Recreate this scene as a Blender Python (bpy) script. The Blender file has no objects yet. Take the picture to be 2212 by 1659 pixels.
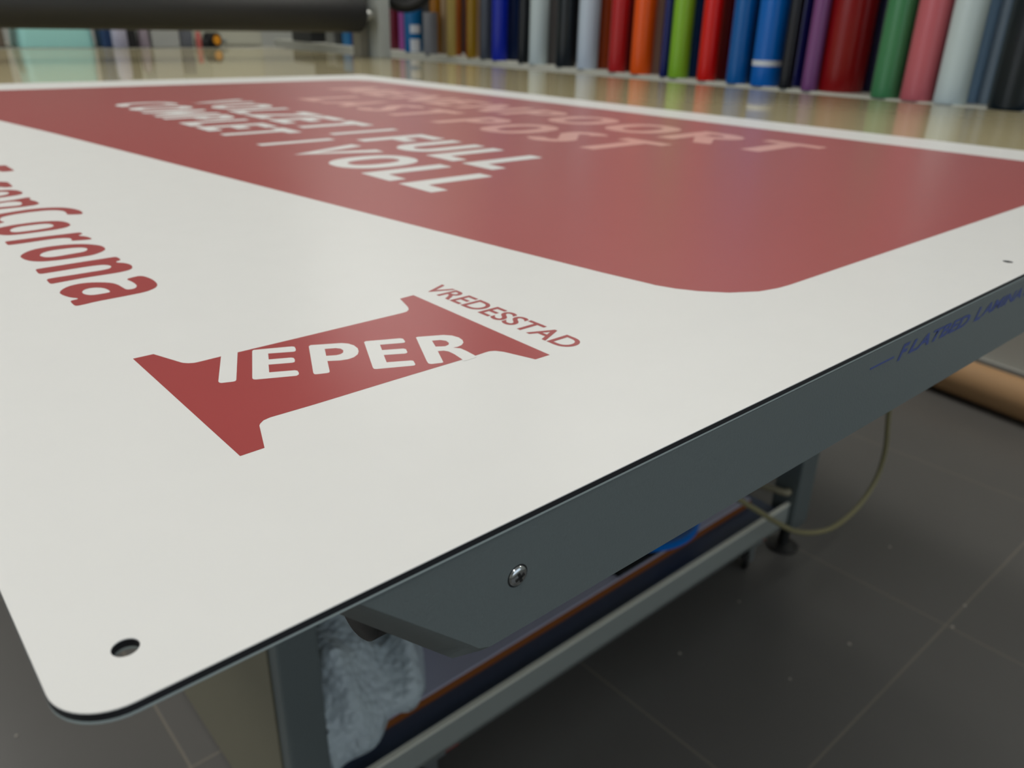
import bpy, bmesh, math, random
from mathutils import Vector, Matrix
random.seed(7)
C = bpy.context.scene.collection
SC = bpy.context.scene
H = 0.12            # metres per layout unit (camera height above the sign)
TZ = 0.9            # height of the sign face above the floor


def W(x, y, z=0.0):
    return Vector((x * H, y * H, TZ + z * H))


# ---------------------------------------------------------------- camera
cam_d = bpy.data.cameras.new('camera')
cam = bpy.data.objects.new('camera', cam_d)
C.objects.link(cam)
SC.camera = cam
cam_d.sensor_fit = 'HORIZONTAL'
cam_d.sensor_width = 36.0
cam_d.lens = 1715.24 / 2212 * 36.0
cam_d.clip_start = 0.01
cam_d.clip_end = 50
RX = Vector((0.75255544, -0.65816876, 0.02177602))
UP = Vector((0.25838902, 0.32553688, 0.90953881))
FW = Vector((0.60571893, 0.6788517, -0.41504813))
M = Matrix((RX, UP, -FW)).transposed().to_4x4()
M.translation = W(-0.0802, -1.0915, 1.0)
cam.matrix_world = M
cam_d.dof.use_dof = True
cam_d.dof.focus_distance = 0.26
cam_d.dof.aperture_fstop = 15.0

# ---------------------------------------------------------------- world, light, exposure
SC.view_settings.view_transform = 'Standard'
SC.view_settings.look = 'None'
SC.view_settings.gamma = 1.0
SC.view_settings.use_curve_mapping = False
SC.view_settings.exposure = -0.06
wd = bpy.data.worlds.new('room_world')
SC.world = wd
wd.use_nodes = True
wd.node_tree.nodes['Background'].inputs[0].default_value = (0.75, 0.87, 1.0, 1)
wd.node_tree.nodes['Background'].inputs[1].default_value = 0.5


def area(name, loc, rot, sx, sy, power, col=(1, 1, 1)):
    d = bpy.data.lights.new(name, 'AREA')
    d.shape = 'RECTANGLE'
    d.size, d.size_y, d.energy, d.color = sx, sy, power, col
    o = bpy.data.objects.new(name, d)
    C.objects.link(o)
    o.location = loc
    o.rotation_euler = rot
    return o


for lx, ly, pw in [(2.45, -0.4, 15), (2.45, 1.6, 16), (2.45, 3.8, 17), (-0.6, -0.6, 15), (-0.6, 1.6, 21), (-0.6, 3.8, 21)]:
    area('ceiling_lamp_light', (lx, ly, 2.66), (0, 0, 0), 0.25, 1.6, pw, (1.0, 0.985, 0.94))
# daylight through the shop window in the near wall and the window in the left wall
area('window_daylight', (0.6, -2.45, 1.55), (math.radians(90), 0, 0), 3.0, 1.8, 15, (0.82, 0.91, 1.0))
area('window_daylight', (-2.90, 1.6, 1.6), (math.radians(90), 0, math.radians(-90)), 2.6, 1.5, 22, (0.88, 0.94, 1.0))


# ---------------------------------------------------------------- materials
def lin(c):
    return tuple((v / 255 / 12.92 if v / 255 <= 0.04045 else ((v / 255 + 0.055) / 1.055) ** 2.4) for v in c)


MATS = {}


def mat(name, rgb, rough=0.5, metal=0.0, spec=0.5, var=0.04, scale=6.0, bump=0.0, bscale=300.0, coat=0.0, trans=0.0, alpha=1.0):
    """procedural principled material, sRGB colour with a faint noise variation"""
    if name in MATS:
        return MATS[name]
    m = bpy.data.materials.new(name)
    m.use_nodes = True
    nt = m.node_tree
    b = nt.nodes['Principled BSDF']
    c = lin(rgb)
    tc = nt.nodes.new('ShaderNodeTexCoord')
    nz = nt.nodes.new('ShaderNodeTexNoise')
    nz.inputs['Scale'].default_value = scale
    nz.inputs['Detail'].default_value = 3
    nt.links.new(tc.outputs['Object'], nz.inputs['Vector'])
    mx = nt.nodes.new('ShaderNodeMix')
    mx.data_type = 'RGBA'
    mx.inputs[6].default_value = (*[v * (1 - var) for v in c], 1)
    mx.inputs[7].default_value = (*[min(1, v * (1 + var)) for v in c], 1)
    nt.links.new(nz.outputs['Fac'], mx.inputs[0])
    nt.links.new(mx.outputs[2], b.inputs['Base Color'])
    b.inputs['Roughness'].default_value = rough
    b.inputs['Metallic'].default_value = metal
    b.inputs['Specular IOR Level'].default_value = spec
    b.inputs['Coat Weight'].default_value = coat
    b.inputs['Transmission Weight'].default_value = trans
    b.inputs['Alpha'].default_value = alpha
    if bump:
        n2 = nt.nodes.new('ShaderNodeTexNoise')
        n2.inputs['Scale'].default_value = bscale
        nt.links.new(tc.outputs['Object'], n2.inputs['Vector'])
        bp = nt.nodes.new('ShaderNodeBump')
        bp.inputs['Strength'].default_value = bump
        bp.inputs['Distance'].default_value = 0.001
        nt.links.new(n2.outputs['Fac'], bp.inputs['Height'])
        nt.links.new(bp.outputs['Normal'], b.inputs['Normal'])
    MATS[name] = m
    return m


def print_mat(name, rgb, rough, fac):
    """satin printed sheet: diffuse ink under a thin satin laminate"""
    m = bpy.data.materials.new(name)
    m.use_nodes = True
    nt = m.node_tree
    for nd in list(nt.nodes):
        nt.nodes.remove(nd)
    out = nt.nodes.new('ShaderNodeOutputMaterial')
    mix = nt.nodes.new('ShaderNodeMixShader')
    df = nt.nodes.new('ShaderNodeBsdfDiffuse')
    gl = nt.nodes.new('ShaderNodeBsdfGlossy')
    fr = nt.nodes.new('ShaderNodeFresnel')
    fr.inputs['IOR'].default_value = 1.45
    mu = nt.nodes.new('ShaderNodeMath')
    mu.operation = 'MULTIPLY'
    mu.inputs[1].default_value = fac
    tc = nt.nodes.new('ShaderNodeTexCoord')
    nz = nt.nodes.new('ShaderNodeTexNoise')
    nz.inputs['Scale'].default_value = 40
    nt.links.new(tc.outputs['Object'], nz.inputs['Vector'])
    mx = nt.nodes.new('ShaderNodeMix')
    mx.data_type = 'RGBA'
    c = lin(rgb)
    mx.inputs[6].default_value = (*[v * 0.985 for v in c], 1)
    mx.inputs[7].default_value = (*[min(1, v * 1.015) for v in c], 1)
    nt.links.new(nz.outputs['Fac'], mx.inputs[0])
    nt.links.new(mx.outputs[2], df.inputs['Color'])
    gl.inputs['Roughness'].default_value = rough
    gl.inputs['Color'].default_value = (1, 1, 1, 1)
    nt.links.new(fr.outputs[0], mu.inputs[0])
    nt.links.new(mu.outputs[0], mix.inputs[0])
    nt.links.new(df.outputs[0], mix.inputs[1])
    nt.links.new(gl.outputs[0], mix.inputs[2])
    nt.links.new(mix.outputs[0], out.inputs['Surface'])
    MATS[name] = m
    return m


SHEET = print_mat('white_sign_sheet', (229, 229, 227), 0.30, 0.36)
RED = print_mat('red_print', (165, 72, 72), 0.30, 0.55)
SALMON = print_mat('salmon_print', (222, 162, 152), 0.30, 0.55)
MAT_TOP = print_mat('cream_cutting_mat', (200, 188, 148), 0.04, 0.92)


# ---------------------------------------------------------------- helpers
def tag(o, label=None, cat=None, group=None, kind=None):
    if label:
        o['label'] = label
    if cat:
        o['category'] = cat
    if group:
        o['group'] = group
    if kind:
        o['kind'] = kind
    return o


def empty(name, loc, rz=0.0):
    o = bpy.data.objects.new(name, None)
    C.objects.link(o)
    o.location = loc
    o.rotation_euler = (0, 0, rz)
    o.empty_display_size = 0.05
    return o


def link(name, bm, m, parent=None, smooth=False):
    me = bpy.data.meshes.new(name)
    bmesh.ops.recalc_face_normals(bm, faces=bm.faces)
    bm.to_mesh(me)
    bm.free()
    me.materials.append(m)
    if smooth:
        me.shade_smooth()
        try:
            me.set_sharp_from_angle(angle=math.radians(40))
        except Exception:
            pass
    o = bpy.data.objects.new(name, me)
    C.objects.link(o)
    if parent is not None:
        o.parent = parent      # geometry is given in the parent's own coordinates
    return o


def box(bm, x0, x1, y0, y1, z0, z1, bev=0.0, mtx=None):
    r = bmesh.ops.create_cube(bm, size=1.0)
    vs = r['verts']
    for v in vs:
        v.co = Vector((x0 + (v.co.x + .5) * (x1 - x0), y0 + (v.co.y + .5) * (y1 - y0), z0 + (v.co.z + .5) * (z1 - z0)))
    if mtx is not None:
        for v in vs:
            v.co = mtx @ v.co
    if bev:
        es = list({e for v in vs for e in v.link_edges})
        bmesh.ops.bevel(bm, geom=es, offset=bev, segments=2, affect='EDGES', profile=0.5)


def lathe(bm, prof, seg=32, mtx=None):
    """prof: list of (r, z); spins round z"""
    rings = []
    for r, z in prof:
        if r < 1e-6:
            v = bm.verts.new((0, 0, z))
            rings.append([v])
        else:
            rings.append([bm.verts.new((r * math.cos(2 * math.pi * k / seg), r * math.sin(2 * math.pi * k / seg), z)) for k in range(seg)])
    for a, b in zip(rings, rings[1:]):
        for k in range(seg):
            k2 = (k + 1) % seg
            if len(a) == 1 and len(b) == 1:
                continue
            if len(a) == 1:
                bm.faces.new((a[0], b[k], b[k2]))
            elif len(b) == 1:
                bm.faces.new((a[k], a[k2], b[0]))
            else:
                bm.faces.new((a[k], a[k2], b[k2], b[k]))
    if mtx is not None:
        for ring in rings:
            for v in ring:
                v.co = mtx @ v.co


def tube(bm, pts, r, seg=10, caps=True):
    pts = [Vector(p) for p in pts]
    prev = None
    rings = []
    for i, p in enumerate(pts):
        t = (pts[min(i + 1, len(pts) - 1)] - pts[max(i - 1, 0)]).normalized()
        ref = prev if prev is not None else (Vector((0, 0, 1)) if abs(t.z) < 0.9 else Vector((1, 0, 0)))
        u = (ref - t * ref.dot(t)).normalized()
        prev = u
        w = t.cross(u)
        rings.append([bm.verts.new(p + (u * math.cos(2 * math.pi * k / seg) + w * math.sin(2 * math.pi * k / seg)) * r) for k in range(seg)])
    for a, b in zip(rings, rings[1:]):
        for k in range(seg):
            bm.faces.new((a[k], a[(k + 1) % seg], b[(k + 1) % seg], b[k]))
    if caps:
        bm.faces.new(rings[0])
        bm.faces.new(rings[-1])


def smooth_path(pts, n=8):
    out = []
    P = [Vector(p) for p in pts]
    for i in range(len(P) - 1):
        p0, p1, p2, p3 = P[max(i - 1, 0)], P[i], P[i + 1], P[min(i + 2, len(P) - 1)]
        for k in range(n):
            t = k / n
            out.append(0.5 * ((2 * p1) + (p2 - p0) * t + (2 * p0 - 5 * p1 + 4 * p2 - p3) * t * t + (3 * p1 - p0 - 3 * p2 + p3) * t ** 3))
    out.append(P[-1])
    return out


def face_up(me):
    bm = bmesh.new()
    bm.from_mesh(me)
    bmesh.ops.reverse_faces(bm, faces=[f for f in bm.faces if f.normal.z < 0])
    bm.to_mesh(me)
    bm.free()


def slab(name, loops, z0, z1, m, parent):
    """solid plate cut to outline loops (first is outer, the rest holes); several shapes may be given"""
    cu = bpy.data.curves.new('tmp', 'CURVE')
    cu.dimensions = '2D'
    cu.fill_mode = 'BOTH'
    cu.extrude = (z1 - z0) / 2
    for lp in loops:
        s = cu.splines.new('POLY')
        s.points.add(len(lp) - 1)
        for i, p in enumerate(lp):
            s.points[i].co = (p[0], p[1], 0, 1)
        s.use_cyclic_u = True
    t = bpy.data.objects.new('tmp', cu)
    me = bpy.data.meshes.new_from_object(t)
    bpy.data.objects.remove(t)
    for v in me.vertices:
        v.co.z += (z0 + z1) / 2
    me.name = name
    me.materials.clear()
    me.materials.append(m)
    o = bpy.data.objects.new(name, me)
    C.objects.link(o)
    o.parent = parent
    return o


def text_mesh(body, bold=0.0, space=1.0, shear=0.0):
    cu = bpy.data.curves.new('tmp', 'FONT')
    cu.body = body
    cu.offset = bold
    cu.space_character = space
    cu.shear = shear
    cu.resolution_u = 6
    t = bpy.data.objects.new('tmp', cu)
    me = bpy.data.meshes.new_from_object(t)
    bpy.data.objects.remove(t)
    xs = [v.co.x for v in me.vertices]
    ys = [v.co.y for v in me.vertices]
    return me, min(xs), max(xs), min(ys), max(ys)


def word(name, body, ya, yb, xb, xt, z, m, parent, bold=0.02, space=1.0, shear=0.0):
    """a printed word lying on the sign: reads from y=ya to y=yb, baseline x=xb, cap tops x=xt"""
    me, x0, x1, y0, y1 = text_mesh(body, bold, space, shear)
    capref = text_mesh('I', bold)
    c0, c1 = capref[3], capref[4]
    for v in me.vertices:
        u = (v.co.x - x0) / (x1 - x0)
        w = (v.co.y - c0) / (c1 - c0)
        v.co = Vector(((xb + (xt - xb) * w) * H, (ya + (yb - ya) * u) * H, z * H))
    me.update()
    face_up(me)
    me.name = name
    me.materials.clear()
    me.materials.append(m)
    o = bpy.data.objects.new(name, me)
    C.objects.link(o)
    o.parent = parent
    return o


# condensed bold capitals drawn as broad strokes: letter -> (width, [centre lines])
def _arc(cx, cy, rx, ry, a0, a1, n=10, p=1.0):
    P = []
    for k in range(n + 1):
        a = math.radians(a0 + (a1 - a0) * k / n)
        c, s = math.cos(a), math.sin(a)
        P.append((cx + rx * math.copysign(abs(c) ** p, c), cy + ry * math.copysign(abs(s) ** p, s)))
    return P


T_ = 0.195
A_ = T_ / 2
GLYPH = {
    'I': (T_, [[(A_, 0), (A_, 1)]]),
    'L': (.48, [[(A_, 1), (A_, A_), (.48, A_)]]),
    'E': (.52, [[(.52, 1 - A_), (A_, 1 - A_), (A_, A_), (.52, A_)], [(T_ * .98, .52), (.48, .52)]]),
    'F': (.50, [[(.50, 1 - A_), (A_, 1 - A_), (A_, 0)], [(T_ * .98, .50), (.46, .50)]]),
    'T': (.58, [[(0, 1 - A_), (.58, 1 - A_)], [(.29, 1 - T_ * .98), (.29, 0)]]),
    'V': (.66, [[(A_ * .9, 1), (.33, .05), (.66 - A_ * .9, 1)]]),
    'Z': (.56, [[(.02, 1 - A_), (.47, 1 - A_), (.09, A_), (.56, A_)]]),
    'U': (.62, [[(A_, 1), (A_, .34)] + _arc(.31, .33, .31 - A_, .33 - A_, 180, 360, 12) + [(.62 - A_, 1)]]),
    'O': (.70, [_arc(.35, .5, .35 - A_, .5 - A_, 0, 360, 36, .85)]),
    'C': (.58, [_arc(.38, .5, .38 - A_, .5 - A_, 62, 298, 26, .85)]),
    'M': (.80, [[(A_, 0), (A_ * 1.1, 1)], [(.80 - A_ * 1.1, 1), (.80 - A_, 0)], [(A_ * 1.2, .94), (.40, .22), (.80 - A_ * 1.2, .94)]]),
    'N': (.66, [[(A_, 0), (A_, 1)], [(.66 - A_, 0), (.66 - A_, 1)], [(A_ * 1.1, .93), (.66 - A_ * 1.1, .07)]]),
    'P': (.56, [[(A_, 0), (A_, 1)], [(T_ * .98, 1 - A_)] + _arc(.27, .70, .29 - A_, .30 - A_, 90, -90, 12) + [(T_ * .98, .40 + A_)]]),
    'R': (.60, [[(A_, 0), (A_, 1)], [(T_ * .98, 1 - A_)] + _arc(.27, .71, .30 - A_, .29 - A_, 90, -90, 12) + [(T_ * .98, .42 + A_)], [(.30, .45), (.52, 0)]]),
    'A': (.66, [[(A_ * .8, 0), (.33, .96), (.66 - A_ * .8, 0)], [(.16, .29), (.50, .29)]]),
    'S': (.54, [_arc(.28, .735, .26 - A_, .265 - A_, 35, 250, 14) + _arc(.26, .265, .27 - A_, .265 - A_, 70, -148, 14)]),
}


def stroke_word(name, body, ya, yb, xb, xt, z, m, parent):
    bm = bmesh.new()
    pen = 0.0
    layer = 0
    for ch in body:
        w, lines = GLYPH[ch]
        for ln in lines:
            closed = math.hypot(ln[0][0] - ln[-1][0], ln[0][1] - ln[-1][1]) < 1e-4
            P = ln[:-1] if closed else ln
            n = len(P)
            left, right = [], []
            for k in range(n):
                a = P[k - 1] if (k > 0 or closed) else None
                c = P[(k + 1) % n] if (k < n - 1 or closed) else None
                ds = []
                for s, e in ((a, P[k]), (P[k], c)):
                    if s is not None and e is not None:
                        l = math.hypot(e[0] - s[0], e[1] - s[1]) or 1
                        ds.append((-(e[1] - s[1]) / l, (e[0] - s[0]) / l))
                nx, ny = sum(d[0] for d in ds), sum(d[1] for d in ds)
                l = math.hypot(nx, ny) or 1
                nx, ny = nx / l, ny / l
                kk = A_ / max(0.42, nx * ds[0][0] + ny * ds[0][1])
                left.append((P[k][0] + nx * kk, P[k][1] + ny * kk))
                right.append((P[k][0] - nx * kk, P[k][1] - ny * kk))
            zz = z * H + (layer % 3) * 3e-5
            layer += 1
            vs = [[bm.verts.new(((xb + (xt - xb) * min(1, max(0, v))) * H, (ya + (yb - ya) * (u + pen) / (sum(GLYPH[q][0] + .14 for q in body) - .14)) * H, zz)) for u, v in side] for side in (left, right)]
            for k in range(n if closed else n - 1):
                k2 = (k + 1) % n
                try:
                    bm.faces.new((vs[0][k], vs[0][k2], vs[1][k2], vs[1][k]))
                except ValueError:
                    pass
        pen += w + 0.14
    bm.normal_update()
    bmesh.ops.reverse_faces(bm, faces=[f for f in bm.faces if f.normal.z < 0])
    me = bpy.data.meshes.new(name)
    bm.to_mesh(me)
    bm.free()
    me.materials.append(m)
    o = bpy.data.objects.new(name, me)
    C.objects.link(o)
    o.parent = parent
    return o


def rrect(x0, x1, y0, y1, r, n=10):
    P = []
    for cx, cy, a0 in ((x1 - r, y1 - r, 0), (x0 + r, y1 - r, 90), (x0 + r, y0 + r, 180), (x1 - r, y0 + r, 270)):
        for k in range(n + 1):
            a = math.radians(a0 + 90 * k / n)
            P.append((cx + r * math.cos(a), cy + r * math.sin(a)))
    return P


def circle(cx, cy, r, n=28):
    return [(cx + r * math.cos(2 * math.pi * k / n), cy + r * math.sin(2 * math.pi * k / n)) for k in range(n)]


def sc(loops):
    return [[(x * H, y * H) for x, y in lp] for lp in loops]



# ---------------------------------------------------------------- the room
FZ = 0.0
WALL = mat('painted_wall', (196, 197, 190), 0.75, var=0.02, bump=0.05)
WALLG = mat('grey_skirting', (150, 150, 145), 0.6)


def struct(name, bm, m, parent=None):
    o = link(name, bm, m, parent)
    if parent is None:
        tag(o, kind='structure')
    return o


def floor_material():
    m = bpy.data.materials.new('grey_floor_tiles')
    m.use_nodes = True
    nt = m.node_tree
    b = nt.nodes['Principled BSDF']
    tc = nt.nodes.new('ShaderNodeTexCoord')
    mp = nt.nodes.new('ShaderNodeMapping')
    mp.inputs['Location'].default_value = (-0.199 + 0.6 * 10, -0.2 + 0.6 * 10, 0)
    br = nt.nodes.new('ShaderNodeTexBrick')
    br.offset = 0.0
    br.inputs['Scale'].default_value = 1.0
    br.inputs['Brick Width'].default_value = 0.6
    br.inputs['Row Height'].default_value = 0.6
    br.inputs['Mortar Size'].default_value = 0.0022
    br.inputs['Mortar Smooth'].default_value = 0.3
    c = lin((102, 100, 97))
    br.inputs['Color1'].default_value = (*c, 1)
    br.inputs['Color2'].default_value = (*[v * 1.06 for v in c], 1)
    br.inputs['Mortar'].default_value = (*lin((128, 122, 112)), 1)
    nt.links.new(tc.outputs['Object'], mp.inputs['Vector'])
    nt.links.new(mp.outputs[0], br.inputs['Vector'])
    nz = nt.nodes.new('ShaderNodeTexNoise')
    nz.inputs['Scale'].default_value = 3.0
    nz.inputs['Detail'].default_value = 6
    nt.links.new(tc.outputs['Object'], nz.inputs['Vector'])
    mx = nt.nodes.new('ShaderNodeMix')
    mx.data_type = 'RGBA'
    mx.blend_type = 'MULTIPLY'
    mx.inputs[0].default_value = 0.25
    nt.links.new(br.outputs['Color'], mx.inputs[6])
    nt.links.new(nz.outputs['Fac'], mx.inputs[7])
    nt.links.new(mx.outputs[2], b.inputs['Base Color'])
    b.inputs['Roughness'].default_value = 0.32
    b.inputs['Specular IOR Level'].default_value = 0.45
    bp = nt.nodes.new('ShaderNodeBump')
    bp.inputs['Strength'].default_value = 0.15
    bp.inputs['Distance'].default_value = 0.0006
    inv = nt.nodes.new('ShaderNodeMath')
    inv.operation = 'SUBTRACT'
    inv.inputs[0].default_value = 1.0
    nt.links.new(br.outputs['Fac'], inv.inputs[1])
    nt.links.new(inv.outputs[0], bp.inputs['Height'])
    nt.links.new(bp.outputs['Normal'], b.inputs['Normal'])
    return m


RA = -math.atan2(0.153, 0.988)          # the right wall and the rack stand at a slight angle to the table
RO = Vector((13.47 * H, 2.5 * H, 0))
RM = Matrix.Translation(RO) @ Matrix.Rotation(RA, 4, 'Z')   # local x: into the rack, local y: along it

bm = bmesh.new()
box(bm, -3.2, 5.0, -2.7, 6.4, -0.1, 0.0)
struct('floor', bm, floor_material())
bm = bmesh.new()
box(bm, -3.2, 5.0, -2.7, 6.4, 2.75, 2.85)
struct('ceiling', bm, mat('white_ceiling', (225, 224, 218), 0.8))
bm = bmesh.new()
box(bm, -3.2, 5.0, 6.1, 6.3, 0, 2.75)
struct('wall_back', bm, WALL)
RW = 8.35 * H                            # rack depth to the right wall
bm = bmesh.new()
box(bm, RW, RW + 0.15, -3.2, 6.3, 0, 2.75, mtx=RM)
struct('wall_right', bm, WALL)
bm = bmesh.new()
box(bm, RW - 0.018, RW, -3.2, 6.0, 0, 0.075, mtx=RM)
struct('baseboard_right', bm, WALLG)


def wall_with_opening(name, x0, x1, a0, a1, z0, z1, axis, p0, p1):
    """a wall running along one axis with one window opening"""
    bm = bmesh.new()
    parts = [(x0, a0, 0, 2.75), (a1, x1, 0, 2.75), (a0, a1, 0, z0), (a0, a1, z1, 2.75)]
    for s, e, b, t in parts:
        if axis == 'x':
            box(bm, s, e, p0, p1, b, t)
        else:
            box(bm, p0, p1, s, e, b, t)
    return struct(name, bm, WALL)


wall_with_opening('wall_front', -3.2, 5.0, -0.9, 2.1, 0.65, 2.45, 'x', -2.7, -2.55)
wall_with_opening('wall_left', -2.7, 6.3, 0.3, 2.9, 0.85, 2.35, 'y', -3.2, -3.0)


def window(name, axis, a0, a1, z0, z1, p):
    fr = mat('white_window_frame', (215, 215, 212), 0.4)
    bm = bmesh.new()
    w = 0.05
    mid = (a0 + a1) / 2
    for s, e, b, t in ((a0, a1, z0, z0 + w), (a0, a1, z1 - w, z1), (a0, a0 + w, z0 + w, z1 - w), (a1 - w, a1, z0 + w, z1 - w), (mid - w / 2, mid + w / 2, z0 + w, z1 - w)):
        if axis == 'x':
            box(bm, s, e, p - .03, p + .03, b, t)
        else:
            box(bm, p - .03, p + .03, s, e, b, t)
    o = struct(name, bm, fr)
    bm = bmesh.new()
    if axis == 'x':
        box(bm, a0 + w, a1 - w, p - .004, p + .004, z0 + w, z1 - w)
    else:
        box(bm, p - .004, p + .004, a0 + w, a1 - w, z0 + w, z1 - w)
    link('pane', bm, mat('window_glass', (240, 245, 245), 0.02, trans=1.0, var=0), o)
    return o


window('window_1', 'x', -0.9, 2.1, 0.65, 2.45, -2.62)
window('window_2', 'y', 0.3, 2.9, 0.85, 2.35, -3.1)

# ---------------------------------------------------------------- flatbed laminator table
TB = empty('flatbed_table', (0, 0.008 * H, 0), -0.004)
tag(TB, 'long grey flatbed laminator table with a glossy cream top, the sign lying on it', 'table')
GREY = mat('blue_grey_powder_coat', (98, 107, 108), 0.42, var=0.03, bump=0.12, bscale=900)
GREYL = mat('light_grey_steel', (150, 156, 152), 0.45, var=0.03)
DARK = mat('black_plastic', (26, 27, 28), 0.45)
SX, SY = 13.4, 26.8


def L(x, y, z):
    return Vector((x * H, y * H, TZ + z * H))


def lbox(bm, x0, x1, y0, y1, z0, z1, bev=0.0, mtx=None):
    box(bm, x0 * H, x1 * H, y0 * H, y1 * H, TZ + z0 * H, TZ + z1 * H, bev * H, mtx)


bm = bmesh.new()
lbox(bm, 0.62, SX - 0.05, 0.17, SY, -0.11, -0.0245)
link('table_top', bm, MAT_TOP, TB)
bm = bmesh.new()
lbox(bm, 0.95, SX - 0.1, 0.2, SY - 0.05, -0.26, -0.112)
link('top_frame', bm, mat('dark_underframe', (70, 74, 76), 0.6), TB)

# front beam: the left end is cut at 45 degrees and the edges are rolled
bm = bmesh.new()


def zb(x):
    return -0.335 - 0.002 * (x - 0.9)


F = [(0.514, 0.0, -0.0265), (0.792, 0.0, -0.294), (0.815, 0.0, -0.318), (0.85, 0.0, -0.333), (SX, 0.0, zb(SX)), (SX, 0.0, -0.0265)]
O = [(0.438, 0.075, -0.0265), (0.735, 0.075, -0.330), (0.775, 0.05, -0.360), (0.83, 0.012, -0.342), (SX, 0.006, zb(SX) - 0.006), (SX, 0.0, -0.0265)]
K = [(0.438, 0.13, -0.0265), (0.735, 0.13, -0.330), (0.775, 0.13, -0.350), (0.83, 0.13, -0.340), (SX, 0.13, zb(SX) - 0.004), (SX, 0.13, -0.0265)]
fv = [bm.verts.new(L(*p)) for p in F]
ov = [bm.verts.new(L(*p)) for p in O[:5]] + [fv[5]]
kv = [bm.verts.new(L(*p)) for p in K]
bm.faces.new(fv)
bm.faces.new(kv[::-1])
for i in range(5):
    j = i + 1
    if i < 4:
        bm.faces.new((fv[i], fv[j], ov[j], ov[i]))
        bm.faces.new((ov[i], ov[j], kv[j], kv[i]))
bm.faces.new((fv[4], fv[5], ov[4]))
bm.faces.new((ov[4], fv[5], kv[5], kv[4]))
bm.faces.new((fv[5], fv[0], ov[0], kv[0], kv[5]))
beam = link('front_beam', bm, GREY, TB, smooth=True)
bm = bmesh.new()
lbox(bm, SX - 0.16, SX, 0.17, SY, -0.309, -0.03, 0.02)
link('side_beam', bm, GREY, TB)
bm = bmesh.new()
lbox(bm, 0.95, SX, SY, SY + 0.16, -0.309, -0.03, 0.02)
link('rear_beam', bm, GREY, TB)

# panhead screw with a cross recess
scr = empty('screw', L(0.929, 0.0, -0.167))
scr.rotation_euler = (math.radians(90), 0, 0)
scr.parent = TB
bm = bmesh.new()
r = 0.027 * H
lathe(bm, [(r, 0), (r * 0.97, 0.12 * r), (r * 0.85, 0.22 * r), (r * 0.6, 0.3 * r), (r * 0.3, 0.34 * r), (0, 0.35 * r)], 32)
link('screw_head', bm, mat('nickel_screw', (190, 195, 198), 0.16, metal=1.0), scr, smooth=True)
bm = bmesh.new()
for a in (20, 110):
    box(bm, -0.52 * r, 0.52 * r, -0.14 * r, 0.14 * r, 0.2 * r, 0.375 * r, mtx=Matrix.Rotation(math.radians(a), 4, 'Z'))
link('cross_recess', bm, DARK, scr)  # black bars put the shade of the recess into colour
bm = bmesh.new()
lathe(bm, [(r * 1.12, 0), (r * 1.12, 0.02 * r), (r * 0.9, 0.02 * r)], 32)
link('screw_ring', bm, DARK, scr)  # flat black ring round the screw head

# blue italic lettering on the beam
BLUE = mat('blue_lettering', (62, 78, 140), 0.5)


def beam_text(name, body, xa, xb_, zb, zt, bold, shear):
    zb -= 0.012 * (xa - 2.8)
    zt -= 0.012 * (xa - 2.8)
    me, x0, x1, y0, y1 = text_mesh(body, bold, 1.0, shear)
    cp = text_mesh('I', bold)
    for v in me.vertices:
        u = (v.co.x - x0) / (x1 - x0)
        w = (v.co.y - cp[3]) / (cp[4] - cp[3])
        v.co = L(xa + (xb_ - xa) * u, -0.0012, zb + (zt - zb) * w - 0.012 * (xb_ - xa) * u)
    me.materials.clear()
    me.materials.append(BLUE)
    o = bpy.data.objects.new(name, me)
    C.objects.link(o)
    o.parent = TB
    return o


beam_text('lettering', 'F', 2.80, 2.885, -0.116, -0.054, 0.028, 0.35)
beam_text('lettering', 'LATBED', 2.885, 3.45, -0.106, -0.057, 0.028, 0.35)
beam_text('lettering', 'L', 3.50, 3.575, -0.108, -0.050, 0.028, 0.35)
beam_text('lettering', 'AMINATOR', 3.575, 4.34, -0.100, -0.052, 0.028, 0.35)
for a, b in ((2.585, 2.766), (4.42, 4.60)):
    bm = bmesh.new()
    lbox(bm, a, b, -0.0016, 0.0, -0.092 - 0.012 * (a - 2.6), -0.086 - 0.012 * (a - 2.6))
    link('printed_line', bm, BLUE, TB)

# black roll end tucked under the corner
bm = bmesh.new()
rr = 0.088 * H
lathe(bm, [(0, 0), (rr * .9, 0), (rr, rr * .08), (rr, 1.2 * H), (0, 1.2 * H)], 40,
      Matrix.Translation(L(0.635, 0.245, -0.262)) @ Matrix.Rotation(math.radians(90), 4, 'Y'))
link('roller_stub', bm, DARK, TB, smooth=True)

# end panel, legs, lower channel rail
BEIGE = mat('olive_grey_panel', (122, 118, 100), 0.6)
bm = bmesh.new()
lbox(bm, 2.0, 2.12, 4.6, 14.0, -7.42, -0.27)
link('end_panel', bm, BEIGE, TB)


def leg(x0, x1, y0, y1, z0):
    bm = bmesh.new()
    lbox(bm, x0, x1, y0, y1, z0, -0.27, 0.03)
    return link('leg', bm, GREY, TB)


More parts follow.
